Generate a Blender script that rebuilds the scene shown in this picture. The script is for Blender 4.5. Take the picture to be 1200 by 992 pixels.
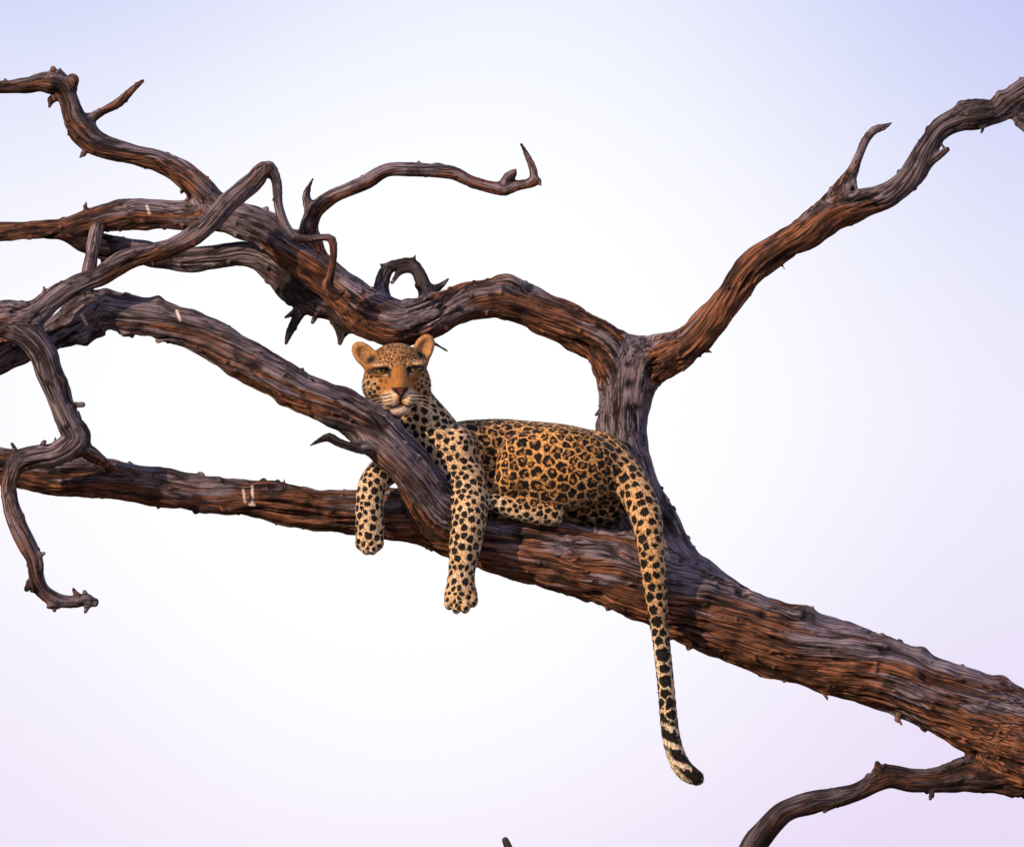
import bpy, bmesh, math, random
import numpy as np
from mathutils import Vector, Matrix

random.seed(7)
rng = np.random.default_rng(7)
scene = bpy.context.scene
for o in list(bpy.data.objects):
    bpy.data.objects.remove(o)

# ------------------------------------------------------------------ camera
DIST = 25.0                       # metres to the tree
S = 1.0 / 430.0                   # metres per unit of the tree's own drawing grid
PITCH = math.radians(8.0)
CAM = np.array([0.0, 0.0, 1.7])
FWD = np.array([0.0, math.cos(PITCH), math.sin(PITCH)])
UPV = np.array([0.0, -math.sin(PITCH), math.cos(PITCH)])
RGT = np.array([1.0, 0.0, 0.0])
cam_data = bpy.data.cameras.new("camera")
cam_data.sensor_width = 36.0
cam_data.lens = 36.0 * DIST / (1200 * S)
cam_data.clip_end = 20000
cam_data.clip_start = 0.5
cam = bpy.data.objects.new("camera", cam_data)
scene.collection.objects.link(cam)
cam.location = CAM
cam.rotation_euler = (math.radians(90) + PITCH, 0, 0)
scene.camera = cam

# ------------------------------------------------------------------ light
SUN_AZ = math.radians(-50)        # measured from behind the camera, to the left
SUN_EL = math.radians(20)
to_sun = Vector((math.sin(SUN_AZ) * math.cos(SUN_EL), -math.cos(SUN_AZ) * math.cos(SUN_EL), math.sin(SUN_EL)))
sun_data = bpy.data.lights.new("sun", "SUN")
sun_data.energy = 5.0
sun_data.angle = math.radians(0.6)
sun_data.color = (1.0, 0.72, 0.46)
sun = bpy.data.objects.new("sun", sun_data)
scene.collection.objects.link(sun)
sun.rotation_euler = to_sun.to_track_quat('Z', 'Y').to_euler()
sun.location = (0, 0, 30)

world = bpy.data.worlds.new("World")
scene.world = world
world.use_nodes = True
nt = world.node_tree
nt.nodes.clear()
wout = nt.nodes.new("ShaderNodeOutputWorld")
bg = nt.nodes.new("ShaderNodeBackground")
sky = nt.nodes.new("ShaderNodeTexSky")
sky.sky_type = 'NISHITA'
sky.sun_disc = False
sky.sun_elevation = SUN_EL
sky.sun_rotation = math.atan2(to_sun.x, to_sun.y)
tc = nt.nodes.new("ShaderNodeTexCoord")
mapn = nt.nodes.new("ShaderNodeMapping")
noi = nt.nodes.new("ShaderNodeTexNoise")
noi.inputs["Scale"].default_value = 9.0
noi.inputs["Detail"].default_value = 0.0
mapn.inputs["Location"].default_value = (0.4133, -0.990, 0.661)
white = nt.nodes.new("ShaderNodeMapRange"); white.interpolation_type = 'SMOOTHSTEP'      # thin bright cloud
white.inputs["From Min"].default_value = 0.28; white.inputs["From Max"].default_value = 0.70
sep = nt.nodes.new("ShaderNodeSeparateXYZ")
tint = nt.nodes.new("ShaderNodeValToRGB")                                               # dusk sky by height
te = tint.color_ramp.elements
te[0].position = 0.0; te[0].color = (0.74, 0.60, 0.82, 1)
te[1].position = 1.0; te[1].color = (0.20, 0.24, 0.52, 1)
e_ = te.new(0.10); e_.color = (0.78, 0.67, 0.89, 1)
e_ = te.new(0.185); e_.color = (0.52, 0.56, 0.89, 1)
e_ = te.new(0.45); e_.color = (0.32, 0.37, 0.70, 1)
thin = nt.nodes.new("ShaderNodeMapRange"); thin.interpolation_type = 'SMOOTHSTEP'       # fewer clouds overhead
thin.inputs["From Min"].default_value = 0.22; thin.inputs["From Max"].default_value = 0.85
thin.inputs["To Min"].default_value = 1.0; thin.inputs["To Max"].default_value = 0.2
wf = nt.nodes.new("ShaderNodeMath"); wf.operation = 'MULTIPLY'
hz_ = nt.nodes.new("ShaderNodeMix"); hz_.data_type = 'RGBA'
hz_.inputs["B"].default_value = (1.0, 1.0, 1.0, 1)
scl = nt.nodes.new("ShaderNodeVectorMath"); scl.operation = 'SCALE'; scl.inputs["Scale"].default_value = 10.6
mixn = nt.nodes.new("ShaderNodeMix"); mixn.data_type = 'RGBA'; mixn.inputs["Factor"].default_value = 0.95
nt.links.new(tc.outputs["Generated"], mapn.inputs["Vector"])
nt.links.new(mapn.outputs["Vector"], noi.inputs["Vector"])
nt.links.new(noi.outputs["Fac"], white.inputs["Value"])
nt.links.new(tc.outputs["Generated"], sep.inputs[0])
nt.links.new(sep.outputs["Z"], tint.inputs["Fac"]); nt.links.new(sep.outputs["Z"], thin.inputs["Value"])
nt.links.new(white.outputs["Result"], wf.inputs[0]); nt.links.new(thin.outputs["Result"], wf.inputs[1])
nt.links.new(wf.outputs[0], hz_.inputs["Factor"]); nt.links.new(tint.outputs["Color"], hz_.inputs["A"])
nt.links.new(hz_.outputs["Result"], scl.inputs[0])
nt.links.new(sky.outputs["Color"], mixn.inputs["A"])
nt.links.new(scl.outputs["Vector"], mixn.inputs["B"])
nt.links.new(mixn.outputs["Result"], bg.inputs["Color"])
bg.inputs["Strength"].default_value = 0.1
nt.links.new(bg.outputs["Background"], wout.inputs["Surface"])

scene.view_settings.view_transform = 'Standard'
scene.view_settings.look = 'None'
scene.view_settings.exposure = 0.0
scene.view_settings.gamma = 1.0
scene.cycles.max_bounces = 6

# ------------------------------------------------------------------ helpers
def to_world(P):
    """drawing grid (x right, y away, z up = -row) -> metres in the scene"""
    P = np.asarray(P, dtype=np.float64)
    d = P[..., 1] * S
    k = (1.0 + d / DIST) * S
    return (CAM + FWD * (DIST + d)[..., None] + RGT * ((P[..., 0] - 600) * k)[..., None]
            + UPV * ((496 + P[..., 2]) * k)[..., None])

def q3(px, py, d):
    return np.array([px, d, -py], dtype=np.float64)

_perm = rng.permutation(256).astype(np.int64)
_perm = np.concatenate([_perm, _perm, _perm])
_grad = rng.normal(size=(256, 3)); _grad /= np.linalg.norm(_grad, axis=1)[:, None]
_grad = _grad.astype(np.float32)
def noise(x, y, z):
    """gradient noise, about -1..1"""
    x = np.asarray(x, dtype=np.float32); y = np.asarray(y, dtype=np.float32); z = np.asarray(z, dtype=np.float32)
    x, y, z = np.broadcast_arrays(x, y, z)
    xi = np.floor(x).astype(np.int64); yi = np.floor(y).astype(np.int64); zi = np.floor(z).astype(np.int64)
    fx = x - xi; fy = y - yi; fz = z - zi
    u = fx * fx * fx * (fx * (fx * 6 - 15) + 10)
    v = fy * fy * fy * (fy * (fy * 6 - 15) + 10)
    w = fz * fz * fz * (fz * (fz * 6 - 15) + 10)
    xi &= 255; yi &= 255; zi &= 255
    def g(dx, dy, dz):
        h = _perm[_perm[_perm[xi + dx] + yi + dy] + zi + dz]
        gr = _grad[h]
        return gr[..., 0] * (fx - dx) + gr[..., 1] * (fy - dy) + gr[..., 2] * (fz - dz)
    a = g(0,0,0)*(1-u) + g(1,0,0)*u
    b = g(0,1,0)*(1-u) + g(1,1,0)*u
    c = g(0,0,1)*(1-u) + g(1,0,1)*u
    d = g(0,1,1)*(1-u) + g(1,1,1)*u
    return ((a*(1-v)+b*v)*(1-w) + (c*(1-v)+d*v)*w) * 1.5
def fbm(x, y, z, n=3):
    t = 0; a = 1.0; s = 0
    for i in range(n):
        t = t + a * noise(x * 2**i + 17.3*i, y * 2**i + 5.1*i, z * 2**i + 9.7*i); s += a; a *= 0.5
    return t / s
def sstep(a, b, x):
    t = np.clip((x - a) / (b - a), 0, 1)
    return t * t * (3 - 2 * t)
def lerp(a, b, t):
    return a + (b - a) * t

# ---- shapes as distance fields, meshed as one continuous skin
def cap_eval(p, a, b, ra, rb):
    ab = b - a
    L = float(ab @ ab) + 1e-9
    t = np.clip(((p - a) @ ab) / L, 0, 1)
    d = p - a - t[:, None] * ab
    return np.sqrt(np.einsum('ij,ij->i', d, d)) - (ra + (rb - ra) * t)
def cap(a, b, ra, rb, **kw):
    a = np.asarray(a, np.float32); b = np.asarray(b, np.float32)
    r = max(ra, rb)
    return dict(lo=np.minimum(a, b) - r, hi=np.maximum(a, b) + r, f=lambda p: cap_eval(p, a, b, ra, rb), a=a, b=b, **kw)
def ell(c, r, M=None, **kw):
    c = np.asarray(c, np.float32); r = np.asarray(r, np.float32)
    M = np.eye(3, dtype=np.float32) if M is None else np.asarray(M, np.float32)       # rows = local axes
    ext = np.sqrt(((M * r[:, None]) ** 2).sum(0))
    def f(p):
        q = (p - c) @ M.T
        k0 = np.sqrt(((q / r) ** 2).sum(1)); k1 = np.sqrt(((q / (r * r)) ** 2).sum(1)) + 1e-9
        return k0 * (k0 - 1) / k1
    return dict(lo=c - ext, hi=c + ext, f=f, a=c, b=c, **kw)
def smin(a, b, k):
    h = np.clip(0.5 + 0.5 * (b - a) / k, 0, 1)
    return b + (a - b) * h - k * h * (1 - h)

def skin(groups, h, B=14):
    """groups: list of (k, op, [prims]) combined in order -> verts, quads"""
    flat = []
    for gi, (k, op, prims) in enumerate(groups):
        for p in prims:
            flat.append((gi, k, op, p))
    blocks = {}
    size = B * h
    for n, (gi, k, op, p) in enumerate(flat):
        m = k + 2.5 * h
        lo = np.floor((p['lo'] - m) / size).astype(int); hi = np.floor((p['hi'] + m) / size).astype(int)
        for i in range(lo[0], hi[0] + 1):
            for j in range(lo[1], hi[1] + 1):
                for l in range(lo[2], hi[2] + 1):
                    blocks.setdefault((i, j, l), []).append(n)
    OFF = 1 << 19; SH = 1 << 20
    def key(c):
        c = c + OFF
        return (c[..., 0] * SH + c[..., 1]) * SH + c[..., 2]
    g = np.arange(B + 1)
    G = np.stack(np.meshgrid(g, g, g, indexing='ij'), -1).reshape(-1, 3)
    keys = []; verts = []; quads = []
    half = size * 0.5 * math.sqrt(3)
    for bk, lst in blocks.items():
        base = np.array(bk) * B
        # quick reject from the block's middle
        mid = ((base + B / 2) * h)[None, :].astype(np.float32)
        dm = [flat[n][3]['f'](mid)[0] for n in lst]
        near = [v for v, n in zip(dm, lst) if flat[n][2] == 'add']
        if not near or min(near) > half * 1.25 + 14:
            continue
        lim = min(near) + 2.3 * half
        lst = [n for v, n in zip(dm, lst) if v < lim + flat[n][1]]
        P = ((base + G) * h).astype(np.float32)
        d = np.full(len(P), 1e3, np.float32)
        cur = None; gd = None
        def flush(d, cur, gd):
            if cur is None: return d
            k, op = cur
            if op == 'add': return smin(d, gd, k)
            return -smin(-d, gd, k)
        curg = None
        for n in lst:
            gi, k, op, p = flat[n]
            if gi != curg:
                d = flush(d, cur, gd); cur = (k, op); gd = None; curg = gi
            v = p['f'](P)
            gd = v if gd is None else smin(gd, v, p.get('ki', 2.0))
        d = flush(d, cur, gd)
        D = d.reshape(B + 1, B + 1, B + 1)
        ins = D < 0
        if ins.all() or not ins.any():
            continue
        cs = np.zeros((B, B, B), np.int8)
        for a in (0, 1):
            for b in (0, 1):
                for c in (0, 1):
                    cs += ins[a:a + B, b:b + B, c:c + B]
        cell = np.argwhere((cs > 0) & (cs < 8))
        if len(cell):
            acc = np.zeros((len(cell), 3)); cnt = np.zeros(len(cell))
            for ax in range(3):
                o1, o2 = [x for x in range(3) if x != ax]
                for u in (0, 1):
                    for v in (0, 1):
                        s0 = cell.copy(); s0[:, o1] += u; s0[:, o2] += v
                        s1 = s0.copy(); s1[:, ax] += 1
                        d0 = D[s0[:, 0], s0[:, 1], s0[:, 2]]; d1 = D[s1[:, 0], s1[:, 1], s1[:, 2]]
                        m = (d0 < 0) != (d1 < 0)
                        t = np.where(m, d0 / np.where(m, d0 - d1, 1), 0)
                        pt = s0.astype(float); pt[:, ax] += t
                        acc[m] += pt[m]; cnt[m] += 1
            verts.append((acc / cnt[:, None] + base) * h)
            keys.append(key(cell + base))
        for ax in range(3):
            o1, o2 = (ax + 1) % 3, (ax + 2) % 3
            sl0 = [slice(0, B)] * 3; sl1 = [slice(0, B)] * 3
            sl1[ax] = slice(1, B + 1)
            A = ins[tuple(sl0)]; Bq = ins[tuple(sl1)]
            for flag in (True, False):
                e = np.argwhere((A != Bq) & (A == flag))
                if not len(e): continue
                c0 = e + base
                e1 = np.zeros(3, int); e1[o1] = 1
                e2 = np.zeros(3, int); e2[o2] = 1
                q = np.stack([key(c0 - e1 - e2), key(c0 - e2), key(c0), key(c0 - e1)], 1)
                quads.append(q if flag else q[:, ::-1])
    keys = np.concatenate(keys); verts = np.concatenate(verts); quads = np.concatenate(quads)
    order = np.argsort(keys); ks = keys[order]
    idx = np.clip(np.searchsorted(ks, quads), 0, len(ks) - 1)
    ok = (ks[idx] == quads).all(1)
    return verts, order[idx[ok]]

def vnormals(V, F):
    n = np.cross(V[F[:, 2]] - V[F[:, 0]], V[F[:, 3 if F.shape[1] > 3 else 1]] - V[F[:, 1 if F.shape[1] > 3 else 0]])
    N = np.zeros_like(V)
    for i in range(F.shape[1]):
        for c in range(3):
            N[:, c] += np.bincount(F[:, i], n[:, c], len(V))
    return N / (np.linalg.norm(N, axis=1)[:, None] + 1e-12)
def relax(V, F, w, it):
    E = np.concatenate([F[:, [0, 1]], F[:, [1, 2]], F[:, [2, 3]], F[:, [3, 0]]])
    a = np.concatenate([E[:, 0], E[:, 1]]); b = np.concatenate([E[:, 1], E[:, 0]])
    cnt = np.bincount(a, minlength=len(V)) + 1e-9
    for _ in range(it):
        av = np.stack([np.bincount(a, V[b, c], len(V)) / cnt for c in range(3)], 1)
        V = V + (av - V) * w
    return V

def make_mesh(name, V, F, mat, attrs=None, normals=None, origin=None):
    me = bpy.data.meshes.new(name)
    V = np.asarray(V, dtype=np.float64)
    if origin is not None: V = V - origin
    n = F.shape[1]
    me.vertices.add(len(V)); me.vertices.foreach_set("co", V.astype(np.float32).ravel())
    me.loops.add(F.size); me.loops.foreach_set("vertex_index", F.astype(np.int32).ravel())
    me.polygons.add(len(F))
    me.polygons.foreach_set("loop_start", np.arange(0, F.size, n, dtype=np.int32))
    me.update(calc_edges=True)
    me.polygons.foreach_set("use_smooth", np.ones(len(F), dtype=bool))
    for k, v in (attrs or {}).items():
        v = np.asarray(v, dtype=np.float32)
        if v.ndim == 1:
            a = me.attributes.new(k, 'FLOAT', 'POINT'); a.data.foreach_set("value", v)
        elif k.startswith('col'):
            a = me.attributes.new(k, 'FLOAT_COLOR', 'POINT')
            a.data.foreach_set("color", np.concatenate([v, np.ones((len(v), 1), np.float32)], 1).ravel())
        else:
            a = me.attributes.new(k, 'FLOAT_VECTOR', 'POINT'); a.data.foreach_set("vector", v.ravel())
    if normals is not None:
        me.normals_split_custom_set_from_vertices([tuple(x) for x in normals.tolist()])
    me.materials.append(mat)
    ob = bpy.data.objects.new(name, me)
    scene.collection.objects.link(ob)
    return ob
def empty(name, loc, label, cat):
    o = bpy.data.objects.new(name, None)
    scene.collection.objects.link(o)
    o.location = loc
    o['label'] = label; o['category'] = cat
    return o
def new_mat(name):
    m = bpy.data.materials.new(name); m.use_nodes = True
    return m, m.node_tree, m.node_tree.nodes["Principled BSDF"]

# ------------------------------------------------------------------ ground
gm, gt, gb = new_mat("dry_ground")
gn = gt.nodes.new("ShaderNodeTexNoise"); gn.inputs["Scale"].default_value = 0.35; gn.inputs["Detail"].default_value = 8
gr = gt.nodes.new("ShaderNodeValToRGB")
gr.color_ramp.elements[0].color = (0.07, 0.045, 0.025, 1); gr.color_ramp.elements[1].color = (0.17, 0.12, 0.07, 1)
gtc = gt.nodes.new("ShaderNodeTexCoord")
gt.links.new(gtc.outputs["Object"], gn.inputs["Vector"]); gt.links.new(gn.outputs["Fac"], gr.inputs["Fac"])
gt.links.new(gr.outputs["Color"], gb.inputs["Base Color"]); gb.inputs["Roughness"].default_value = 1.0
rad = np.concatenate([[0.0], np.geomspace(2, 9000, 40)])
NA = 48
gv = [(0, 25, 0)]
for r in rad[1:]:
    for i in range(NA):
        a = 2 * math.pi * i / NA
        gv.append((r * math.cos(a), 25 + r * math.sin(a), 0.12 * math.sin(r * 0.7 + 3 * a) * min(1, r / 60) * (1 if r < 400 else 0)))
gf = []
for k in range(len(rad) - 2):
    for i in range(NA):
        j = (i + 1) % NA
        gf.append((1 + k * NA + i, 1 + (k + 1) * NA + i, 1 + (k + 1) * NA + j, 1 + k * NA + j))
gme = bpy.data.meshes.new("ground")
gme.from_pydata(gv, [], gf + [(0, 1 + i, 1 + (i + 1) % NA) for i in range(NA)])
gme.materials.append(gm)
ground = bpy.data.objects.new("ground", gme); scene.collection.objects.link(ground)
ground['kind'] = 'structure'

# ------------------------------------------------------------------ the dead tree
# every limb: (name, tone, greyness, points (x, y, r, depth))   drawn on the tree's own grid
LIMBS = [
 # main bough, thick at the right
 ("bough", 0.30, [(1330,960,78,25),(1260,895,66,15),(1198,866,56,10),(1140,833,46,5),(1050,795,44,2),(977,770,45,0),(915,752,45,0),(851,727,45,0),(790,698,45,0),(745,680,44,0),(703,663,43,2),(640,650,39,2),(600,641,38,2),(563,632,36,4),(503,610,32,8),(452,602,30,12),(410,600,27,14),(358,595,24,14),(300,585,22.5,12),(240,580,22,10),(181,570,23,8),(133,562,23,6),(70,558,24,5),(0,548,22,5),(-60,535,24,0),(-150,520,26,-20)]),
 # the upright that carries the fork
 ("upright", -1.0, [(760,668,38,20),(740,620,34,40),(731,565,28,52),(728,505,28,55),(733,460,29.5,52),(741,425,32,48)]),
 ("root_flare", -0.8, [(737,520,18,45),(752,570,20,38),(772,612,22,25),(800,657,22,12),(850,704,22,4)]),
 # arch to the left
 ("arched_branch", 0.55, [(725,530,14,55),(725,490,17,54),(726,455,21,50),(720,425,27,46),(703,402,27,42),(671,383,25.5,36),(640,370,24,32),(594,350,25,28),(554,352,23,25),(527,361,24,22),(496,374,27,20),(462,378,27,20),(430,364,25,20)]),
 ("sloping_branch", 0.25, [(462,378,26,20),(430,364,25,20),(389,331,22,20),(362,308,23,18),(312,272,22,16),(281,258,21,15),(254,243,20,15),(226,214,17.5,14),(198,195,13.5,12),(177,186,12,10),(139,177,13.5,8),(113,168,15,6),(96,152,17,4),(85,135,14,2),(79,115,12.5,0),(70,99,14,0),(50,97,11.5,0),(30,100,9.5,-2),(0,102,7.5,-4),(-45,104,7,-6)]),
 ("twig", -0.2, [(102,142,8,4),(112,135,5.5,4),(124,129,5,4),(140,120,5,2),(155,105,3.6,0),(167,95,2.2,-2)]),
 ("branch", 0.45, [(250,252,19,18),(212,253,17,22),(160,250,18.5,26),(125,254,16,28),(98,260,14,30),(75,267,12,32),(40,270,11,34),(0,271,11.5,36),(-55,273,11,40)]),
 ("branch", -0.45, [(82,272,13,34),(108,285,15,42),(140,292,14.5,46),(175,298,14,48),(215,304,14,50),(250,301,14.5,50),(285,297,13.5,50),(310,306,16,48),(340,332,19,46),(362,353,15,45),(390,366,10,44),(410,378,11,40),(432,384,12,30)]),
 ("twig", -0.6, [(356,356,9,46),(347,374,5.5,46),(340,388,4.5,44),(335,402,2,42)]),
 ("twig", -0.6, [(396,378,8,44),(400,390,6,44),(398,402,3,44)]),
 # front limb with its hooked tip
 ("front_branch", 0.5, [(-170,520,24,-25),(-110,440,23,-55),(-45,385,22,-75),(0,372,20,-78),(35,369,17,-78),(63,350,13.5,-76),(88,335,13,-74),(115,324,13,-72),(148,305,12,-68),(198,291,12.5,-64),(238,268,12,-60),(268,237,12.5,-58),(295,214,12,-56),(308,199,9,-55)]),
 ("hooked_twig", 0.1, [(305,203,9,-55),(316,197,7.5,-55),(324,213,6.5,-54),(326,240,6,-52),(333,262,6,-50),(343,277,6.5,-48),(358,280,5,-46),(378,278,4,-45),(389,281,5,-44),(391,300,4.5,-43),(388,320,5,-42),(384,336,7,-40),(393,345,7,-38),(402,341,3,-38)]),
 # limb that drops from the front limb
 ("hanging_branch", -0.5, [(5,376,17,-78),(33,392,17,-78),(50,412,17.5,-78),(58,435,16.5,-76),(68,462,15,-74),(78,490,15,-70),(89,515,17,-66),(65,532,15,-66),(40,536,14,-68),(22,541,13,-70),(11,562,10,-71),(12,585,10,-72),(18,608,10.5,-73),(30,635,11,-74),(40,655,10,-74),(43,675,9.5,-73),(50,692,9,-72),(65,702,8,-70),(82,705,7,-68),(97,703,7,-66),(111,706,2.5,-65)]),
 ("twig", 0.3, [(98,526,10,-64),(112,535,8,-58),(124,543,6,-52),(139,552,2,-46)]),
 ("broken_stub", 0.5, [(116,258,7,22),(110,284,7,4),(105,310,7.5,-20),(100,330,7,-30)]),
 # second bough, the one under the chin
 ("chin_bough", -0.05, [(540,615,28,-4),(515,596,30,-22),(487,555,27,-44),(447,512,27.5,-54),(412,486,26.5,-54),(374,468,24.5,-52),(358,462,24,-50),(312,436,25,-46),(270,411,25,-42),(236,391,24,-38),(184,374,23,-32),(145,367,22.5,-26),(120,364,24,-20),(97,374,27,-14),(75,386,22,-10),(40,402,19,-6),(0,416,21,-2),(-70,445,23,-2),(-160,530,24,-15)]),
 ("twig", -0.6, [(446,523,9,-64),(425,525,7,-74),(408,522,5.5,-80),(395,517,5.5,-82),(386,512,5.5,-83),(376,515,3.5,-85),(363,522,1.2,-88)]),
 # small branches at the top middle
 ("upper_branch", -0.15, [(366,292,15,16),(362,268,11,14),(370,246,9.5,12),(390,230,8.5,10),(410,222,8,8),(430,213,9,6),(448,202,8.5,5),(465,198,8.5,5),(500,199,8.5,5),(530,202,8,5),(552,212,7,4),(575,219,7,2),(592,221,8,0),(607,217,6,-2),(624,213,5,-4),(625,200,4.5,-5),(619,185,3.8,-6),(611,169,1.5,-8)]),
 ("spike", -0.2, [(364,246,7,12),(359,232,4.8,8),(361,221,3,5),(367,209,1.2,2)]),
 ("broken_stub", -0.3, [(590,219,7,0),(596,208,6,-3),(602,203,3.5,-5)]),
 ("forked_twig", -0.5, [(448,356,11,30),(447,335,8.5,36),(454,315,7,40),(468,309,6,44),(482,308,6.5,44),(491,320,8,42),(498,338,9,38),(503,356,11,30)]),
 ("twig", -0.5, [(488,316,3.5,42),(470,318,4,40),(460,331,1.8,36)]),
 ("twig", -0.5, [(498,338,6,40),(513,337,5,40),(525,327,1.8,42)]),
 ("twig", -0.5, [(495,396,6,24),(512,404,1.8,30),(524,411,1.4,36)]),
 # right limb
 ("right_branch", 0.6, [(738,530,12,54),(738,490,15,53),(742,458,20,50),(758,428,27,46),(783,415,26,40),(806,403,21,36),(830,380,20,32),(853,350,19.5,28),(876,317,20,24),(912,291,19.5,20),(947,272,20,16),(976,250,21,12),(1003,241,19,10),(1040,230,16,8),(1069,205,15,5),(1086,174,14,3),(1103,150,13.5,0),(1125,139,14.5,-2),(1145,134,18,-4),(1167,131,14.5,-6),(1187,118,16,-8),(1208,104,16,-10),(1250,80,14,-14)]),
 ("twig", 0.55, [(980,238,17,10),(990,218,11,6),(1000,199,6.5,2),(1007,182,5.2,0),(1014,165,5,-2),(1024,153,5,-4),(1035,149,4,-6),(1045,144,1.2,-8)]),
 ("broken_stub", 0.0, [(1080,194,8,3),(1094,186,5.5,-4),(1110,175,3,-10)]),
 ("broken_stub", 0.0, [(1188,125,10,-6),(1203,148,7,-12),(1225,160,5,-16)]),
 ("broken_stub", 0.0, [(764,606,10,40),(780,601,9,50),(787,597,6,54)]),
 # lower right branch
 ("lower_branch", 0.1, [(1235,905,34,12),(1205,905,30,10),(1170,908,24,6),(1135,909,21,2),(1100,914,16,-2),(1070,914,14,-4),(1040,911,14,-6),(1010,925,11,-8),(985,933,12,-10),(950,941,13.5,-12),(920,951,13.5,-14),(903,966,14,-16),(885,990,15,-18),(865,1030,15,-20),(800,1088,13,-30),(700,1085,11,-40),(630,1045,8,-44),(602,1005,6,-46),(592,984,4,-46)]),
]
def catmull(P, step=7.0, rmin=1.0):
    P = np.asarray(P, float)
    Q = np.vstack([2 * P[0] - P[1], P, 2 * P[-1] - P[-2]])
    out = []
    for i in range(1, len(Q) - 2):
        p0, p1, p2, p3 = Q[i - 1], Q[i], Q[i + 1], Q[i + 2]
        n = max(2, int(np.linalg.norm(p2[:3] - p1[:3]) / step))
        for t in np.arange(n) / n:
            out.append(0.5 * (2 * p1 + (p2 - p0) * t + (2 * p0 - 5 * p1 + 4 * p2 - p3) * t * t + (3 * p1 - p0 - 3 * p2 + p3) * t ** 3))
    out.append(P[-1])
    out = np.array(out); out[:, 3] = np.maximum(out[:, 3], rmin)
    return out
limb_pts = []
groups = []
for name, tone, pts in LIMBS:
    P = catmull([(x, d, -y, r) for x, y, r, d in pts], step=max(5.5, 0.33 * float(np.median([q[2] for q in pts]))))
    limb_pts.append(P)
    rm = float(np.median(P[:, 3]))
    prims = [cap(P[i, :3], P[i + 1, :3], P[i, 3], P[i + 1, 3], ki=1.0) for i in range(len(P) - 1)]
    groups.append((max(4.0, min(16.0, rm * 0.8)), 'add', prims))
# broken twiglets and splinters left on the limbs: (x0, y0, r0, x1, y1, r1)
SPURS = [(91,699,4,86,690,2),(104,703,4,99,693,2.5),(103,708,4,100,717,2),(112,704,3,105,697,1.2),(62,88,6,62,80,3),(82,102,8,85,94,8),(60,117,4,58,125,2),(98,180,3,94,184,1.5),
 (934,264,6,951,240,1),(880,304,6,893,283,1),(967,812,3,970,820,1),(1052,842,4,1057,849,1.5),(710,704,3,712,715,1),(820,408,4,834,413,1.2),(1000,212,3,1006,226,2),
 (54,345,4,51,336,1.5),(100,243,3,101,236,1),(80,474,3,97,474,3),(36,683,5,31,690,3),(63,708,4,64,715,2),(24,605,4,28,609,2),(46,650,4,52,648,2),(26,540,5,14,520,2),(46,528,5,52,518,3),
 (340,352,5,326,340,2),(372,366,6,366,378,2),(404,388,5,399,404,1.5),(352,362,6,334,372,1.5),(150,388,4,155,394,2),(116,385,4,117,394,2),(186,394,4,194,399,2),(222,404,4,230,412,2),
 (218,214,4,212,228,1.5),(600,203,3,604,199,1.5),(630,212,4,634,217,1.2),(484,305,3,487,299,1),(440,345,3,437,339,1.2),(1128,128,5,1136,118,2),(1160,122,4,1166,113,2),(1100,165,4,1106,172,1.5),
 (1152,148,4,1150,156,1.5),(1030,902,6,1028,894,3),(974,943,4,966,951,2),(1092,930,4,1090,936,2),(735,440,4,704,452,2),(706,480,4,698,486,1.5)]
for sx_, sy_, r0_, ex_, ey_, r1_ in SPURS:
    bi, bd_, bp = 0, 1e9, 0
    for li_, P in enumerate(limb_pts):
        dd_ = np.hypot(P[:, 0] - sx_, P[:, 2] + sy_) - P[:, 3]
        k_ = int(dd_.argmin())
        if dd_[k_] < bd_: bi, bd_, bp, bc = li_, dd_[k_], P[k_, 1] - 0.35 * P[k_, 3], P[k_, :3]
    groups[bi][2].append(cap(q3(sx_, sy_, bp), q3(ex_, ey_, bp - 3), r0_, r1_, ki=2.0))
    groups[bi][2].append(cap(bc, q3(sx_, sy_, bp), min(6.0, r0_ + 2), r0_, ki=3.0))
srng = np.random.default_rng(21)
for li_, P in enumerate(limb_pts):
    L_ = np.linalg.norm(np.diff(P[:, :3], axis=0), axis=1).sum()
    for _ in range(int(L_ / 120)):
        k_ = srng.integers(1, len(P) - 1)
        T_ = P[k_ + 1, :3] - P[k_ - 1, :3]; T_ /= np.linalg.norm(T_) + 1e-9
        v_ = srng.normal(0, 1, 3) * np.array([1, 0.5, 1]); v_ -= T_ * (v_ @ T_); v_ /= np.linalg.norm(v_) + 1e-9
        r_ = P[k_, 3]; w_ = min(1.0, r_ / 15) 
        a_ = P[k_, :3] + v_ * r_ * 0.55; l_ = srng.uniform(2, 7) * w_
        b_ = P[k_, :3] + v_ * (r_ + l_) + T_ * srng.uniform(-7, 7) * w_
        groups[li_][2].append(cap(a_, b_, srng.uniform(1.8, 3.6) * w_ + 0.6, srng.uniform(0.7, 1.8), ki=2.0))
TV, TF = skin(groups, 1.35)

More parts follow.
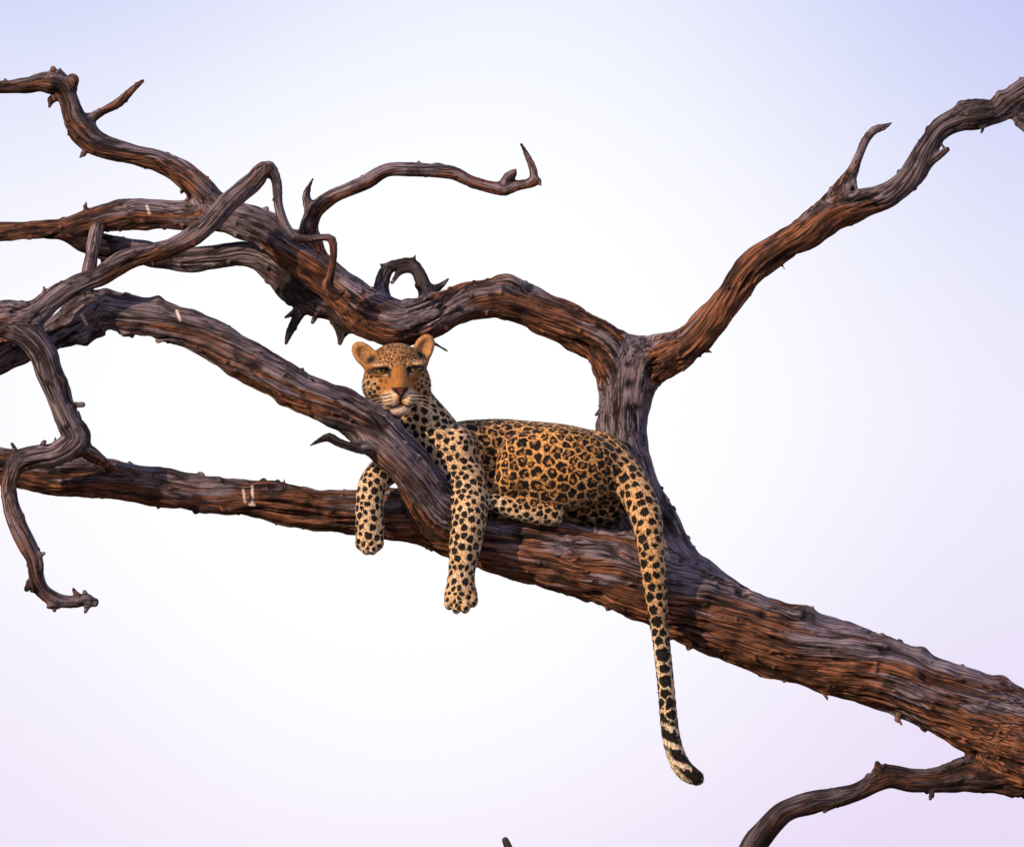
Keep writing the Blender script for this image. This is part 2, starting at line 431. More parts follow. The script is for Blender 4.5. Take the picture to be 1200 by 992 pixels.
# nearest limb of every point: id, length along it, offset across it
nV = len(TV)
d1 = np.full(nV, 1e3); d2 = np.full(nV, 1e3)
id1 = np.zeros(nV, int); id2 = np.zeros(nV, int)
f1 = np.zeros((nV, 4)); f2 = np.zeros((nV, 4))
for li, P in enumerate(limb_pts):
    lo = (P[:, :3] - P[:, 3:4]).min(0) - 22; hi = (P[:, :3] + P[:, 3:4]).max(0) + 22
    sel = np.where(((TV > lo) & (TV < hi)).all(1))[0]
    if not len(sel): continue
    V = TV[sel]
    bd = np.full(len(sel), 1e3); bx = np.full(len(sel), 1e3); bf = np.zeros((len(sel), 4))
    s = 0.0
    for i in range(len(P) - 1):
        a, b = P[i, :3], P[i + 1, :3]
        ab = b - a; L = np.linalg.norm(ab) + 1e-9
        m = np.where((np.abs(V - (a + b) / 2) < (max(P[i, 3], P[i + 1, 3]) + 26)).all(1))[0]
        if len(m):
            v = V[m]
            tt = np.clip(((v - a) @ ab) / (L * L), 0, 1)
            off = v - a - tt[:, None] * ab
            r = P[i, 3] + (P[i + 1, 3] - P[i, 3]) * tt
            dx_ = np.linalg.norm(off, axis=1); dd = dx_ - r
            T = ab / L
            n1 = np.array([0, 1.0, 0]) - T * T[1]; n1 /= np.linalg.norm(n1)
            n2 = np.cross(T, n1)
            bd[m] = np.minimum(bd[m], dd)
            better = dx_ < bx[m]
            mm = m[better]
            bx[mm] = dx_[better]
            bf[mm, 0] = s + tt[better] * L; bf[mm, 1] = off[better] @ n1; bf[mm, 2] = off[better] @ n2; bf[mm, 3] = r[better]
        s += L
    up = bd < d1[sel]
    a = sel[up]
    d2[a] = d1[a]; id2[a] = id1[a]; f2[a] = f1[a]
    d1[a] = bd[up]; id1[a] = li; f1[a] = bf[up]
    up2 = (~up) & (bd < d2[sel])
    a = sel[up2]
    d2[a] = bd[up2]; id2[a] = li; f2[a] = bf[up2]
TN = vnormals(TV, TF)
tones = np.array([l[1] for l in LIMBS])

SMOOTH = {'upright': 0.4, 'root_flare': 0.55, 'hanging_branch': 0.55, 'front_branch': 0.75, 'hooked_twig': 0.6, 'twig': 0.6, 'upper_branch': 0.6, 'chin_bough': 0.9}
rough_l = np.array([SMOOTH.get(l[0], 1.0) for l in LIMBS])
def bark(idl, f):
    s = f[:, 0] + idl * 913.0
    r = f[:, 3]
    tw = 0.0035 * f[:, 0] + 0.25 * noise(s / 130, 0.3, idl * 1.7)
    c, sn = np.cos(tw), np.sin(tw)
    o1 = f[:, 1] * c - f[:, 2] * sn + 40 * idl; o2 = f[:, 1] * sn + f[:, 2] * c
    wv = 3.2 * noise(s / 55, o1 / 26, o2 / 26)
    a1 = o1 + wv; a2 = o2 + wv * 0.7
    amp = np.clip(r / 22, 0.22, 1.15)
    lump = fbm(s / 48, o1 / 46, o2 / 46, 2) * 4.6 * amp + noise(s / 19, o1 / 17, o2 / 17) * 1.6 * amp
    strip = noise(s / 130, a1 / 12, a2 / 12)
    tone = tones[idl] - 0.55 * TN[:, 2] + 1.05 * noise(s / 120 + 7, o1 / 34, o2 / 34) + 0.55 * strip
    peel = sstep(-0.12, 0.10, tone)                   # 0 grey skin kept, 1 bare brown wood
    ridge = 1 - np.abs(noise(s / 120 + 3, a1 / 8.0, a2 / 8.0)) * 2.2
    fine = noise(s / 60, a1 / 4.0, a2 / 4.0)
    cn = np.abs(noise(s / 160 + 11, a1 / 13, a2 / 13))
    cm = sstep(-0.12, 0.25, noise(s / 75, o1 / 30 + 5, o2 / 30))
    crack = (1 - sstep(0.03, 0.17, cn)) * cm
    cn2 = np.abs(noise(s / 110 + 31, a1 / 9.5 + 9, a2 / 9.5))
    crack2 = (1 - sstep(0.02, 0.16, cn2)) * sstep(0.0, 0.35, noise(s / 50 + 3, o1 / 20, o2 / 20))
    notch = sstep(0.38, 0.62, noise(s / 9.0, o1 / 8.0 + 3, o2 / 8.0)) * sstep(0.1, 0.5, noise(s / 60 + 9, o1 / 40, o2 / 40))
    step_ = sstep(-0.05, 0.05, noise(s / 70 + 5, a1 / 10 + 2, a2 / 10))
    flat_ = sstep(-0.25, 0.2, noise(s / 110 + 21, o1 / 40, o2 / 40))
    ro_ = rough_l[idl] * (0.45 + 0.55 * flat_)
    disp = lump + ro_ * amp * (-2.4 * peel * sstep(0.2, 0.7, amp) + flat_ * ridge * (0.8 + 1.6 * peel) + fine * (0.4 + 0.7 * peel)
                         + step_ * (0.7 + 1.1 * peel) - 7.0 * crack - 3.6 * crack2 - 1.2 * notch) - 0.6 * amp
    return disp, tone, np.clip(crack + 0.7 * crack2 + 0.4 * notch, 0, 1), np.stack([s, a1, a2], 1)
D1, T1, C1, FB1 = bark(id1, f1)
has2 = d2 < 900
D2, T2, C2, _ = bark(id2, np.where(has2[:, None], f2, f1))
wb = np.where(has2, 0.5 * (1 - sstep(0, 7, d2 - d1)), 0)
for tx, ty_, tr_, td in [(85,380,50,-1.3),(1040,225,55,-1.1),(1085,165,45,-1.2),(1150,130,60,-0.7),(670,405,50,0.7),(900,290,70,0.6),(470,375,40,-0.6),
                        (740,470,60,-0.8),(460,520,40,-0.6),(1000,790,110,-0.25),(60,470,60,-0.4),(240,300,80,-0.7),(200,365,90,-0.5),(800,650,40,-0.9)]:
    T1 = T1 + td * np.exp(-((TV[:, 0] - tx) ** 2 + (TV[:, 2] + ty_) ** 2) / tr_ ** 2)
    T2 = T2 + td * np.exp(-((TV[:, 0] - tx) ** 2 + (TV[:, 2] + ty_) ** 2) / tr_ ** 2)
disp = lerp(D1, D2, wb); tone = lerp(T1, T2, wb); crack = lerp(C1, C2, wb)
# knots, holes and snags of single limbs: (limb point x, y, radius, height)
for kx, ky, kr, kh in [(944,722,11,6),(944,722,4.5,-7),(72,446,5,7),(94,474,4.5,7),(1083,757,9,5),(1180,786,14,8),(1126,120,8,4),(996,722,9,5),
                       (595,327,14,4),(622,336,6,-5),(738,452,6,-4),(736,428,4,-4),(745,480,5,-4),(35,688,6,8),(62,711,6,8),(1031,898,9,6),
                       (1172,112,7,6),(870,640,6,4),(868,690,6,-5),(895,720,5,-4),(1085,790,7,-5),(1035,760,6,-4),(610,632,6,-5),(300,428,9,-4),(330,470,9,4),
                       (375,600,6,-4),(60,100,9,6),(68,82,6,7),(125,345,6,5),(185,352,6,4),(230,330,6,4),(98,398,8,6),(117,386,7,7),(185,397,8,5),(150,392,7,5)]:
    dd = np.hypot(TV[:, 0] - kx, TV[:, 2] + ky)
    front = sstep(0.2, -0.1, TN[:, 1])
    wgt = np.exp(-(dd / kr) ** 2) * front
    disp = disp + kh * wgt
    if kh < 0: crack = np.maximum(crack, wgt)
TE = np.concatenate([TF[:, [0, 1]], TF[:, [1, 2]], TF[:, [2, 3]], TF[:, [3, 0]]])
TE = np.concatenate([TE, TE[:, ::-1]]); TC = np.bincount(TE[:, 0], minlength=nV) + 1e-9
for _ in range(2):
    disp = 0.5 * disp + 0.5 * np.bincount(TE[:, 0], disp[TE[:, 1]], nV) / TC
disp = disp * (1 - 0.85 * sstep(1.5, 5, d1))      # splinters stay thin
TV = TV + TN * disp[:, None]
# snaggy splinters: short jagged ridges that stick out here and there
sp = noise(TV[:, 0] / 11, TV[:, 1] / 11, TV[:, 2] / 11)
TV = TV + TN * (sstep(0.48, 0.80, sp) * (1 - sstep(1.5, 4, d1)) * 4.0 * np.clip(f1[:, 3] / 20, 0.3, 1))[:, None]
pale = np.zeros(nV)
def mark(x0, y0, x1, y1, w):
    a = np.array([x0, y0]); b = np.array([x1, y1]); ab = b - a
    p = np.stack([TV[:, 0], -TV[:, 2]], 1)
    t = np.clip(((p - a) @ ab) / (ab @ ab), 0, 1)
    d = np.linalg.norm(p - a - t[:, None] * ab, axis=1)
    return (1 - sstep(w * 0.5, w * 1.3, d)) * (TN[:, 1] < 0.2)
for m in [(285,574,287,588,1.5),(295.5,570,295.5,590,1.5),(293,591,298,591,1.6),(95.5,369,101,379,1.8),(207,364,211,375,1.7),(172,241,175,250,1.6)]:
    pale = np.maximum(pale, mark(*m) * (d1 < 40))
shade_dark = np.zeros(nV)               # shade painted into the bark as dark patches, plus darker limbs
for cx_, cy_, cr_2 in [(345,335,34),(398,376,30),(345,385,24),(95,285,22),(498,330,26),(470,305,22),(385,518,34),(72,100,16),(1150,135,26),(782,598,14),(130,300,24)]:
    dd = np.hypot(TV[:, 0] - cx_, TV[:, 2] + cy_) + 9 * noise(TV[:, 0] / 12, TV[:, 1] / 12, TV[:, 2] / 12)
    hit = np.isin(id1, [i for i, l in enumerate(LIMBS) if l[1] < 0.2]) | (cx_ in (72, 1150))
    shade_dark = np.maximum(shade_dark, (1 - sstep(cr_2 * 0.6, cr_2, dd)) * hit * 0.8)
LIMB_DARK = {'lower_branch': 0.72, 'forked_twig': 0.4, 'chin_bough': 0.18, 'hanging_branch': 0.12}  # how much each limb's wood is darkened
limb_dark = np.array([LIMB_DARK.get(l[0], 0.0) for l in LIMBS])[id1]
limb_dark = np.maximum(limb_dark, np.where(np.isin(id1, [i for i, l in enumerate(LIMBS) if l[0] == 'right_branch']), 0.42 * sstep(1015, 1060, TV[:, 0]), 0))
limb_dark = np.maximum(limb_dark, np.where(np.isin(id1, [i for i, l in enumerate(LIMBS) if l[0] in ('sloping_branch', 'branch')]), 0.38 * sstep(190, 90, TV[:, 0]), 0))
limb_dark = np.maximum(limb_dark, np.where(id1 == 0, 0.25 * sstep(480, 400, TV[:, 0]), 0))
shade_dark = np.maximum(shade_dark, limb_dark * (0.8 + 0.5 * noise(TV[:, 0] / 25, TV[:, 1] / 25, TV[:, 2] / 25)))
TW = to_world(TV)
TNW = vnormals(TW, TF)

bm_, bt, bb = new_mat("dead_wood")
def N(tree, t, **kw):
    n = tree.nodes.new(t)
    for k, v in kw.items():
        if k in n.inputs: n.inputs[k].default_value = v
        else: setattr(n, k, v)
    return n
def A(tree, name):
    n = tree.nodes.new("ShaderNodeAttribute"); n.attribute_name = name
    return n
def mixc(tree, fac, a, b, blend='MIX'):
    n = tree.nodes.new("ShaderNodeMix"); n.data_type = 'RGBA'; n.blend_type = blend
    for s_, v in (("Factor", fac), ("A", a), ("B", b)):
        if isinstance(v, (int, float)): n.inputs[s_].default_value = v
        elif isinstance(v, tuple): n.inputs[s_].default_value = v
        else: tree.links.new(v, n.inputs[s_])
    return n.outputs["Result"]
def rampf(tree, src, p0, p1, v0=0.0, v1=1.0):
    n = tree.nodes.new("ShaderNodeMapRange"); n.interpolation_type = 'SMOOTHSTEP'
    n.inputs["From Min"].default_value = p0; n.inputs["From Max"].default_value = p1
    n.inputs["To Min"].default_value = v0; n.inputs["To Max"].default_value = v1
    tree.links.new(src, n.inputs["Value"])
    return n.outputs["Result"]
def streak(tree, sx, sc, detail=4.0, rough=0.6):
    at = A(tree, "fibre")
    mp = N(tree, "ShaderNodeMapping"); mp.inputs["Scale"].default_value = (sx, sc, sc)
    no = N(tree, "ShaderNodeTexNoise", Scale=1.0, Detail=detail, Roughness=rough)
    tree.links.new(at.outputs["Vector"], mp.inputs["Vector"]); tree.links.new(mp.outputs["Vector"], no.inputs["Vector"])
    return no.outputs["Fac"]
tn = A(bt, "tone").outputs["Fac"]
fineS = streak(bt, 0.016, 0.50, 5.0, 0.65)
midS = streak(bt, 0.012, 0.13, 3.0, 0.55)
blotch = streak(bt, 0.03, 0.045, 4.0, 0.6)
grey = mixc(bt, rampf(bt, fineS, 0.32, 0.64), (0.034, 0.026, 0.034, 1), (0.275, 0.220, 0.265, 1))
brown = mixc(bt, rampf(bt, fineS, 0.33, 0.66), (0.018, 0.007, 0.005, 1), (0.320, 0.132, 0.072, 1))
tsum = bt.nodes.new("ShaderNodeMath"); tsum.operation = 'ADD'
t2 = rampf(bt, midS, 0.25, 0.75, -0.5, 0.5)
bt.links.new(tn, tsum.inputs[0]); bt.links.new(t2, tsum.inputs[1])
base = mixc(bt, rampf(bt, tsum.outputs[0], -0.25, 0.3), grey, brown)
base = mixc(bt, rampf(bt, blotch, 0.48, 0.66, 0.0, 0.8), base, (0.016, 0.009, 0.009, 1))
base = mixc(bt, rampf(bt, A(bt, "crack").outputs["Fac"], 0.1, 0.8, 0, 0.7), base, (0.010, 0.005, 0.005, 1))
def hairline(sx, sc, w, detail):
    f_ = streak(bt, sx, sc, detail, 0.5)
    a_ = bt.nodes.new("ShaderNodeMath"); a_.operation = 'SUBTRACT'; a_.inputs[1].default_value = 0.5; bt.links.new(f_, a_.inputs[0])
    b_ = bt.nodes.new("ShaderNodeMath"); b_.operation = 'ABSOLUTE'; bt.links.new(a_.outputs[0], b_.inputs[0])
    return rampf(bt, b_.outputs[0], w * 0.35, w, 1.0, 0.0)
h1 = hairline(0.0045, 0.085, 0.022, 2.0); h2 = hairline(0.009, 0.21, 0.028, 1.0)
hm = bt.nodes.new("ShaderNodeMath"); hm.operation = 'MULTIPLY'; bt.links.new(h2, hm.inputs[0]); bt.links.new(rampf(bt, midS, 0.42, 0.58), hm.inputs[1])
hx_ = bt.nodes.new("ShaderNodeMath"); hx_.operation = 'MAXIMUM'; bt.links.new(h1, hx_.inputs[0]); bt.links.new(hm.outputs[0], hx_.inputs[1])
hfac = bt.nodes.new("ShaderNodeMath"); hfac.operation = 'MULTIPLY'; hfac.inputs[1].default_value = 0.85; bt.links.new(hx_.outputs[0], hfac.inputs[0])
base = mixc(bt, hfac.outputs[0], base, (0.010, 0.005, 0.005, 1))
base = mixc(bt, A(bt, "shade_dark").outputs["Fac"], base, (0.012, 0.008, 0.010, 1))
base = mixc(bt, A(bt, "pale").outputs["Fac"], base, (0.75, 0.66, 0.58, 1))
bt.links.new(base, bb.inputs["Base Color"])
bb.inputs["Roughness"].default_value = 0.85
bb.inputs["Specular IOR Level"].default_value = 0.25
bmp = N(bt, "ShaderNodeBump"); bmp.inputs["Strength"].default_value = 0.9; bmp.inputs["Distance"].default_value = 0.004
hb = bt.nodes.new("ShaderNodeMath"); hb.operation = 'MULTIPLY_ADD'; hb.inputs[1].default_value = -1.2
bt.links.new(hx_.outputs[0], hb.inputs[0]); bt.links.new(fineS, hb.inputs[2])
bt.links.new(hb.outputs[0], bmp.inputs["Height"]); bt.links.new(bmp.outputs["Normal"], bb.inputs["Normal"])

TRUNK = to_world(np.array([q3(1300, 930, 25), q3(1390, 1040, 60), q3(1450, 1250, 110), q3(1475, 1600, 150), q3(1480, 2100, 170), q3(1480, 2600, 175)]))
tree_base = np.array([TRUNK[-1][0], TRUNK[-1][1], 0.0])
tree = empty("dead_tree", tree_base, "bare dead tree with twisted grey brown limbs holding up the leopard", "tree")
face_limb = id1[TF[:, 0]]
for li, (name, tone_, pts) in enumerate(LIMBS):
    sel = TF[face_limb == li]
    if not len(sel): continue
    u, inv = np.unique(sel, return_inverse=True)
    ob = make_mesh(name, TW[u], inv.reshape(sel.shape), bm_,
                   dict(fibre=FB1[u], tone=tone[u], crack=crack[u], pale=pale[u], shade_dark=shade_dark[u]), TNW[u], tree_base)
    ob.parent = tree
# the trunk, out of the picture to the right, down to the ground
NP, NRR = 90, 40
tp = catmull([(p[0], p[1], p[2], r) for p, r in zip(np.vstack([TRUNK, [[TRUNK[-1][0], TRUNK[-1][1], -0.3]]]), (0.185, 0.21, 0.235, 0.26, 0.30, 0.40, 0.50))], step=0.06, rmin=0.05)
vv = []; fb = []
for i, p in enumerate(tp):
    T = tp[min(i + 1, len(tp) - 1), :3] - tp[max(i - 1, 0), :3]; T /= np.linalg.norm(T)
    n1 = np.array([0, 1, 0]) - T * T[1]; n1 /= np.linalg.norm(n1); n2 = np.cross(T, n1)
    for k in range(NRR):
        a = 2 * math.pi * k / NRR
        rr = p[3] * (1 + 0.10 * float(noise(i * 0.05, 2 * math.cos(a), 2 * math.sin(a))) + 0.05 * float(noise(i * 0.1, 6 * math.cos(a), 6 * math.sin(a))))
        vv.append(p[:3] + rr * (math.cos(a) * n1 + math.sin(a) * n2)); fb.append((i * 26.0, 90 * math.cos(a), 90 * math.sin(a)))
nr = len(tp)
ff = np.array([(i * NRR + k, i * NRR + (k + 1) % NRR, (i + 1) * NRR + (k + 1) % NRR, (i + 1) * NRR + k) for i in range(nr - 1) for k in range(NRR)])
vv = np.array(vv); fb = np.array(fb)
tr = make_mesh("trunk", vv, ff, bm_, dict(fibre=fb, tone=noise(fb[:, 0] / 200, fb[:, 1] / 60, fb[:, 2] / 60), crack=np.zeros(len(vv)), pale=np.zeros(len(vv)), shade_dark=np.zeros(len(vv))), None, tree_base)
tr.parent = tree

# ------------------------------------------------------------------ the leopard
HC = q3(464.5, 442, -16)
yaw, roll = math.radians(5), math.radians(2.5)
EF = np.array([math.sin(yaw), -math.cos(yaw), 0.0])
ER0 = np.array([math.cos(yaw), math.sin(yaw), 0.0])
EU = np.array([-math.sin(roll), 0, math.cos(roll)])
ER = ER0 * math.cos(roll) + np.array([0, 0, math.sin(roll)])
EU = np.cross(EF, ER) * -1.0
if EU[2] < 0: EU = -EU
def hp(x, y, z): return HC + x * ER + y * EU + z * EF
HM = np.stack([ER, EU, EF])
def hell(x, y, z, rx, ry, rz, tilt=0.0, lean=0.0, **kw):
    c, s_ = math.cos(tilt), math.sin(tilt)
    R = np.array([[c, s_, 0], [-s_, c, 0], [0, 0, 1]])
    if lean:
        c, s_ = math.cos(lean), math.sin(lean)
        R = np.array([[1, 0, 0], [0, c, s_], [0, -s_, c]]) @ R
    return ell(hp(x, y, z), (rx, ry, rz), R @ HM, **kw)
def hcap(a, b, ra, rb, **kw): return cap(hp(*a), hp(*b), ra, rb, **kw)

def chain(pts, **kw):
    P = catmull([(x, d, -y, r) for x, y, r, d in pts], step=9.0)
    return [cap(P[i, :3], P[i + 1, :3], P[i, 3], P[i + 1, 3], ki=1.5, **kw) for i in range(len(P) - 1)]
belly = [ell(q3(692, 589, 22), (52, 30, 30), tag='belly', ki=8), ell(q3(588, 586, 6), (48, 34, 32), tag='belly', ki=8)]
torso = chain([(515,536,34,22),(545,536,43,26),(585,541,50,42),(605,543,50.5,42),(655,549,52,28),(694,553,47,12)], tag='torso')
thigh = [ell(q3(655, 549, -20), (73, 38, 50), np.array([[1, 0, -0.10], [0, 1, 0], [0.10, 0, 1]]), tag='thigh', ki=10),
         cap(q3(612, 535, -26), q3(598, 563, -34), 25, 19, tag='thigh', ki=10)]
lowleg = chain([(603,578,15,-28),(628,594,15,-26),(645,601,15,-26)], tag='thigh')
hfoot = chain([(648,603,13.5,-30),(630,602,12.5,-33),(605,597,11.5,-35),(588,591,11,-36),(574,587,9,-36)], tag='hindfoot')
scap = [ell(q3(541, 523, -13), (17, 26, 25), np.array([[0.94, 0, 0.34], [0, 1, 0], [-0.34, 0, 0.94]]), tag='chest', ki=6)]
throat = [cap(q3(452, 466, -6), q3(470, 492, -4), 20, 23, tag='chest', ki=6)]
neck = throat + chain([(470,458,27,8),(488,482,27.5,6),(507,506,29,2),(531,540,29,-10),(545,572,23,-26)], tag='chest')
lfore = chain([(545,560,24,-22),(549,584,23.5,-36),(550,606,20.5,-50),(545,640,18.6,-56),(541,670,15.2,-58),(540,690,17.5,-59)], tag='foreleg')
lpaw = [ell(q3(540, 698, -61), (19.5, 17, 17), tag='paw', ki=4)]
toes = [ell(q3(x, y, z), (6.2, 9, 8.5), tag='paw', ki=1.2) for x, y, z in ((526.5, 706, -66), (535, 710.5, -71), (545, 710, -71), (554, 703, -66))]
rfore = chain([(500,528,26,16),(470,540,21,-8),(450,552,18,-28),(436,570,16.5,-44),(433,592,15.8,-49),(433.5,620,16.6,-50),(433,634,15.5,-50)], tag='foreleg')
rtoes = [ell(q3(x, y, z), (5.8, 9, 8), tag='paw', ki=1.2) for x, y, z in ((422, 636, -54), (429, 642, -58), (437, 642, -58), (444, 636, -54))]
tail = chain([(705,536,26,4),(731,556,22,-12),(747,580,19.5,-30),(757,605,18.5,-46),(762,635,15.5,-60),(766,670,14.5,-62),(770,705,12.5,-61),(773,735,10.5,-59),(777,770,9.8,-57),(781,810,9.8,-56),(784,845,10.2,-56),(788,870,10.4,-56),(796,893,10.8,-56),(806,905,10.6,-56),(816,911,9,-56)], tag='tail')
skull = [hell(0, 5, -4, 35, 33, 36, tag='head', ki=8), hell(0, 20, 4, 26, 19, 24, tag='head', ki=8),
         hell(-23, -9, -2, 17, 21, 24, tag='head', ki=8), hell(23, -9, -2, 17, 21, 24, tag='head', ki=8)]
face = [hell(0, -21, 22, 20, 15, 22, tag='head', ki=6), hcap((0, 17, 20), (0.3, -9, 43.5), 11.5, 8.4, tag='head', ki=9)]
pads = [hell(-9.5, -26.5, 36, 11.5, 10, 12, tag='head', ki=2), hell(9.5, -26.5, 36, 11.5, 10, 12, tag='head', ki=2)]
chin = [hell(0, -38, 31, 12.5, 8, 11, tag='head', ki=2)]
nose = [hell(0, -14.5, 46.5, 10.2, 4.6, 5.5, tag='head', ki=2), hell(0, -18.5, 47, 5.2, 5.5, 4.8, tag='head', ki=2)]
sockets = [hell(-20, 9.5, 35, 9.0, 6.0, 9, tag='head', ki=1), hell(20, 9.5, 35, 9.0, 6.0, 9, tag='head', ki=1)]
brow = [hcap((-12, 15.5, 29), (-30, 15.5, 22), 4.6, 3.8, tag='head', ki=2), hcap((12, 15.5, 29), (30, 15.5, 22), 4.6, 3.8, tag='head', ki=2)]
lid = [hcap((-11, 4.0, 30), (-29, 5.6, 24), 2.8, 2.8, tag='head', ki=2), hcap((11, 4.0, 30), (29, 5.6, 24), 2.8, 2.8, tag='head', ki=2),
       hell(-20, 13.5, 27, 11, 4.4, 7.5, tag='head', ki=2), hell(20, 13.5, 27, 11, 4.4, 7.5, tag='head', ki=2)]
EARS = [(-36.5, 29, -6, 0.72), (34.5, 33.5, -6, -0.50)]
ears = [hell(x, y, z, 11.6, 16.8, 8, tilt=t, tag='ear', ki=1) for x, y, z, t in EARS] + \
       [hcap((-27, 19, -4), (-34, 26, -5), 13, 11, tag='ear', ki=3), hcap((27, 20, -4), (32, 28, -5), 13, 11, tag='ear', ki=3)]
earcut = [hell(x * 0.99, y - 0.5, z + 9.5, 8.8, 13.5, 8.5, tilt=t, tag='ear', ki=1) for x, y, z, t in EARS]
naresl = [hell(-6.4, -16.5, 52, 2.6, 1.5, 3, tilt=0.5, tag='head', ki=1), hell(6.4, -16.5, 52, 2.6, 1.5, 3, tilt=-0.5, tag='head', ki=1)]
LG = [(1, 'add', torso), (9, 'add', belly), (2.6, 'add', thigh), (2.2, 'add', lowleg), (2.2, 'add', hfoot), (7, 'add', neck), (4, 'add', scap), (5, 'add', lfore), (4, 'add', lpaw), (2.2, 'add', toes),
      (8, 'add', rfore), (2.2, 'add', rtoes), (15, 'add', tail), (9, 'add', skull), (8, 'add', face), (4, 'add', pads), (3.5, 'add', chin), (3, 'add', brow),
      (3.5, 'add', ears), (3, 'sub', earcut), (4, 'sub', sockets), (2.5, 'add', lid), (2.5, 'add', nose), (1.2, 'sub', naresl)]
LV, LF = skin(LG, 0.9)
LV = relax(LV, LF, 0.5, 2)
LN = vnormals(LV, LF)
nL = len(LV)

# which part of the body each point belongs to
REG = dict(torso=(10.8, 0.10, 1.0), thigh=(11.2, 0.05, 1.0), hindfoot=(7.0, 0.55, 0.0), chest=(8.4, 0.50, 0.15), foreleg=(8.4, 0.50, 0.0),
           paw=(5.0, 0.45, 0.0), tail=(10.2, 0.25, 0.25), belly=(11.0, 0.3, 0.0), head=(6.0, 0.15, 0.0), ear=(5.0, 0.1, 0.0))
allp = [p for k, op, ps in LG if op == 'add' for p in ps]
wsum = np.zeros(nL); Rv = np.zeros(nL); paleL = np.zeros(nL); ros = np.zeros(nL); flow = np.zeros((nL, 3))
wtag = {t: np.zeros(nL) for t in REG}
L32 = LV.astype(np.float64)
for p in allp:
    sel = np.where(((L32 > p['lo'] - 14) & (L32 < p['hi'] + 14)).all(1))[0]
    if not len(sel): continue
    w = np.exp(-np.maximum(p['f'](L32[sel]), -1) / 3.0)
    R_, pl, ro = REG[p['tag']]
    wsum[sel] += w; Rv[sel] += w * R_; paleL[sel] += w * pl; ros[sel] += w * ro
    wtag[p['tag']][sel] += w
    dv = p['b'] - p['a']; dl = np.linalg.norm(dv)
    if dl > 0: flow[sel] += w[:, None] * (dv / dl)
wsum += 1e-9
Rv /= wsum; paleL /= wsum; ros /= wsum
for t in wtag: wtag[t] /= wsum
Rv = np.where(wsum < 1e-6, 9, Rv)
hl = (LV - HC) @ HM.T                       # head coordinates
whead = np.clip(wtag['head'] + wtag['ear'], 0, 1)
hair_dir = np.where(whead[:, None] > 0.5, hl[:, 0:1] * ER * 0.03 + (hl[:, 1:2] + 14) * EU * 0.03 - 0.6 * EF, flow + 0.15 * np.array([0.3, 0, -1.0]))
isT = wtag['torso'] + wtag['thigh'] > 0.5
hair_dir = np.where((wtag['thigh'] > 0.5)[:, None], np.array([0.75, 0.1, -0.65]), hair_dir)
hair_dir = hair_dir - LN * (hair_dir * LN).sum(1)[:, None]
hair_dir /= np.linalg.norm(hair_dir, axis=1)[:, None] + 1e-9

# spot centres: dart throwing on the skin with a spacing that changes over the body
cand = rng.permutation(nL)[:60000]
Rv = Rv * (1 - 0.42 * (wtag['head'] > 0.5) * sstep(8, 16, hl[:, 1]))
Rv = Rv * (1 + 0.28 * (wtag['tail'] > 0.5) * sstep(700, 770, -LV[:, 2]))
paleL = paleL + 0.35 * wtag['tail'] * sstep(680, 790, -LV[:, 2])
Rk = Rv * rng.uniform(0.72, 1.18, nL)
cx = np.zeros((6000, 3), np.float32); cr = np.zeros(6000, np.float32); nc = 0
for i in cand:
    p = LV[i]; r = Rk[i]
    if nc:
        dd = cx[:nc] - p
        if ((dd * dd).sum(1) < (0.5 * (r + cr[:nc])) ** 2).any(): continue
    cx[nc] = p; cr[nc] = r; nc += 1
    if nc >= 6000: break
cx = cx[:nc]; cr = cr[:nc]
cjit = rng.uniform(-1, 1, (nc, 3)).astype(np.float32); crnd = rng.uniform(0, 1, nc).astype(np.float32)
from mathutils.kdtree import KDTree
kd = KDTree(nc)
for i in range(nc): kd.insert(cx[i].tolist(), i)
kd.balance()
wrp = np.stack([noise(LV[:, 0] / 5 + k * 31, LV[:, 1] / 5, LV[:, 2] / 5 + k * 7) for k in range(3)], 1)
wrp2 = np.stack([noise(LV[:, 0] / 2.4 + k * 31, LV[:, 1] / 2.4, LV[:, 2] / 2.4 + k * 7) for k in range(3)], 1)
Q = LV + wrp * (0.20 * Rv)[:, None] + wrp2 * (0.07 * Rv)[:, None]
s1 = np.zeros(nL, int); e1 = np.zeros(nL); e2 = np.zeros(nL)
for i, p in enumerate(Q.tolist()):
    r = kd.find_n(p, 3)
    s1[i] = r[0][1]
    a = [(x[2] / cr[x[1]]) for x in r]
    e1[i] = a[0]; e2[i] = min(a[1:])
f1n = e1; edge = np.abs(e2 - e1)
sp_r = crnd[s1]
nz = noise(LV[:, 0] / 4.0, LV[:, 1] / 4.0, LV[:, 2] / 4.0)
nz2 = noise(LV[:, 0] / 2.2, LV[:, 1] / 2.2, LV[:, 2] / 2.2)
# solid spots
tfat = 0.14 * wtag['tail'] * sstep(690, 760, -LV[:, 2])
solid = (1 - sstep(0.47, 0.57, f1n + 0.12 * nz - tfat)) * sstep(0.10, 0.19, edge + 0.03 * nz2)
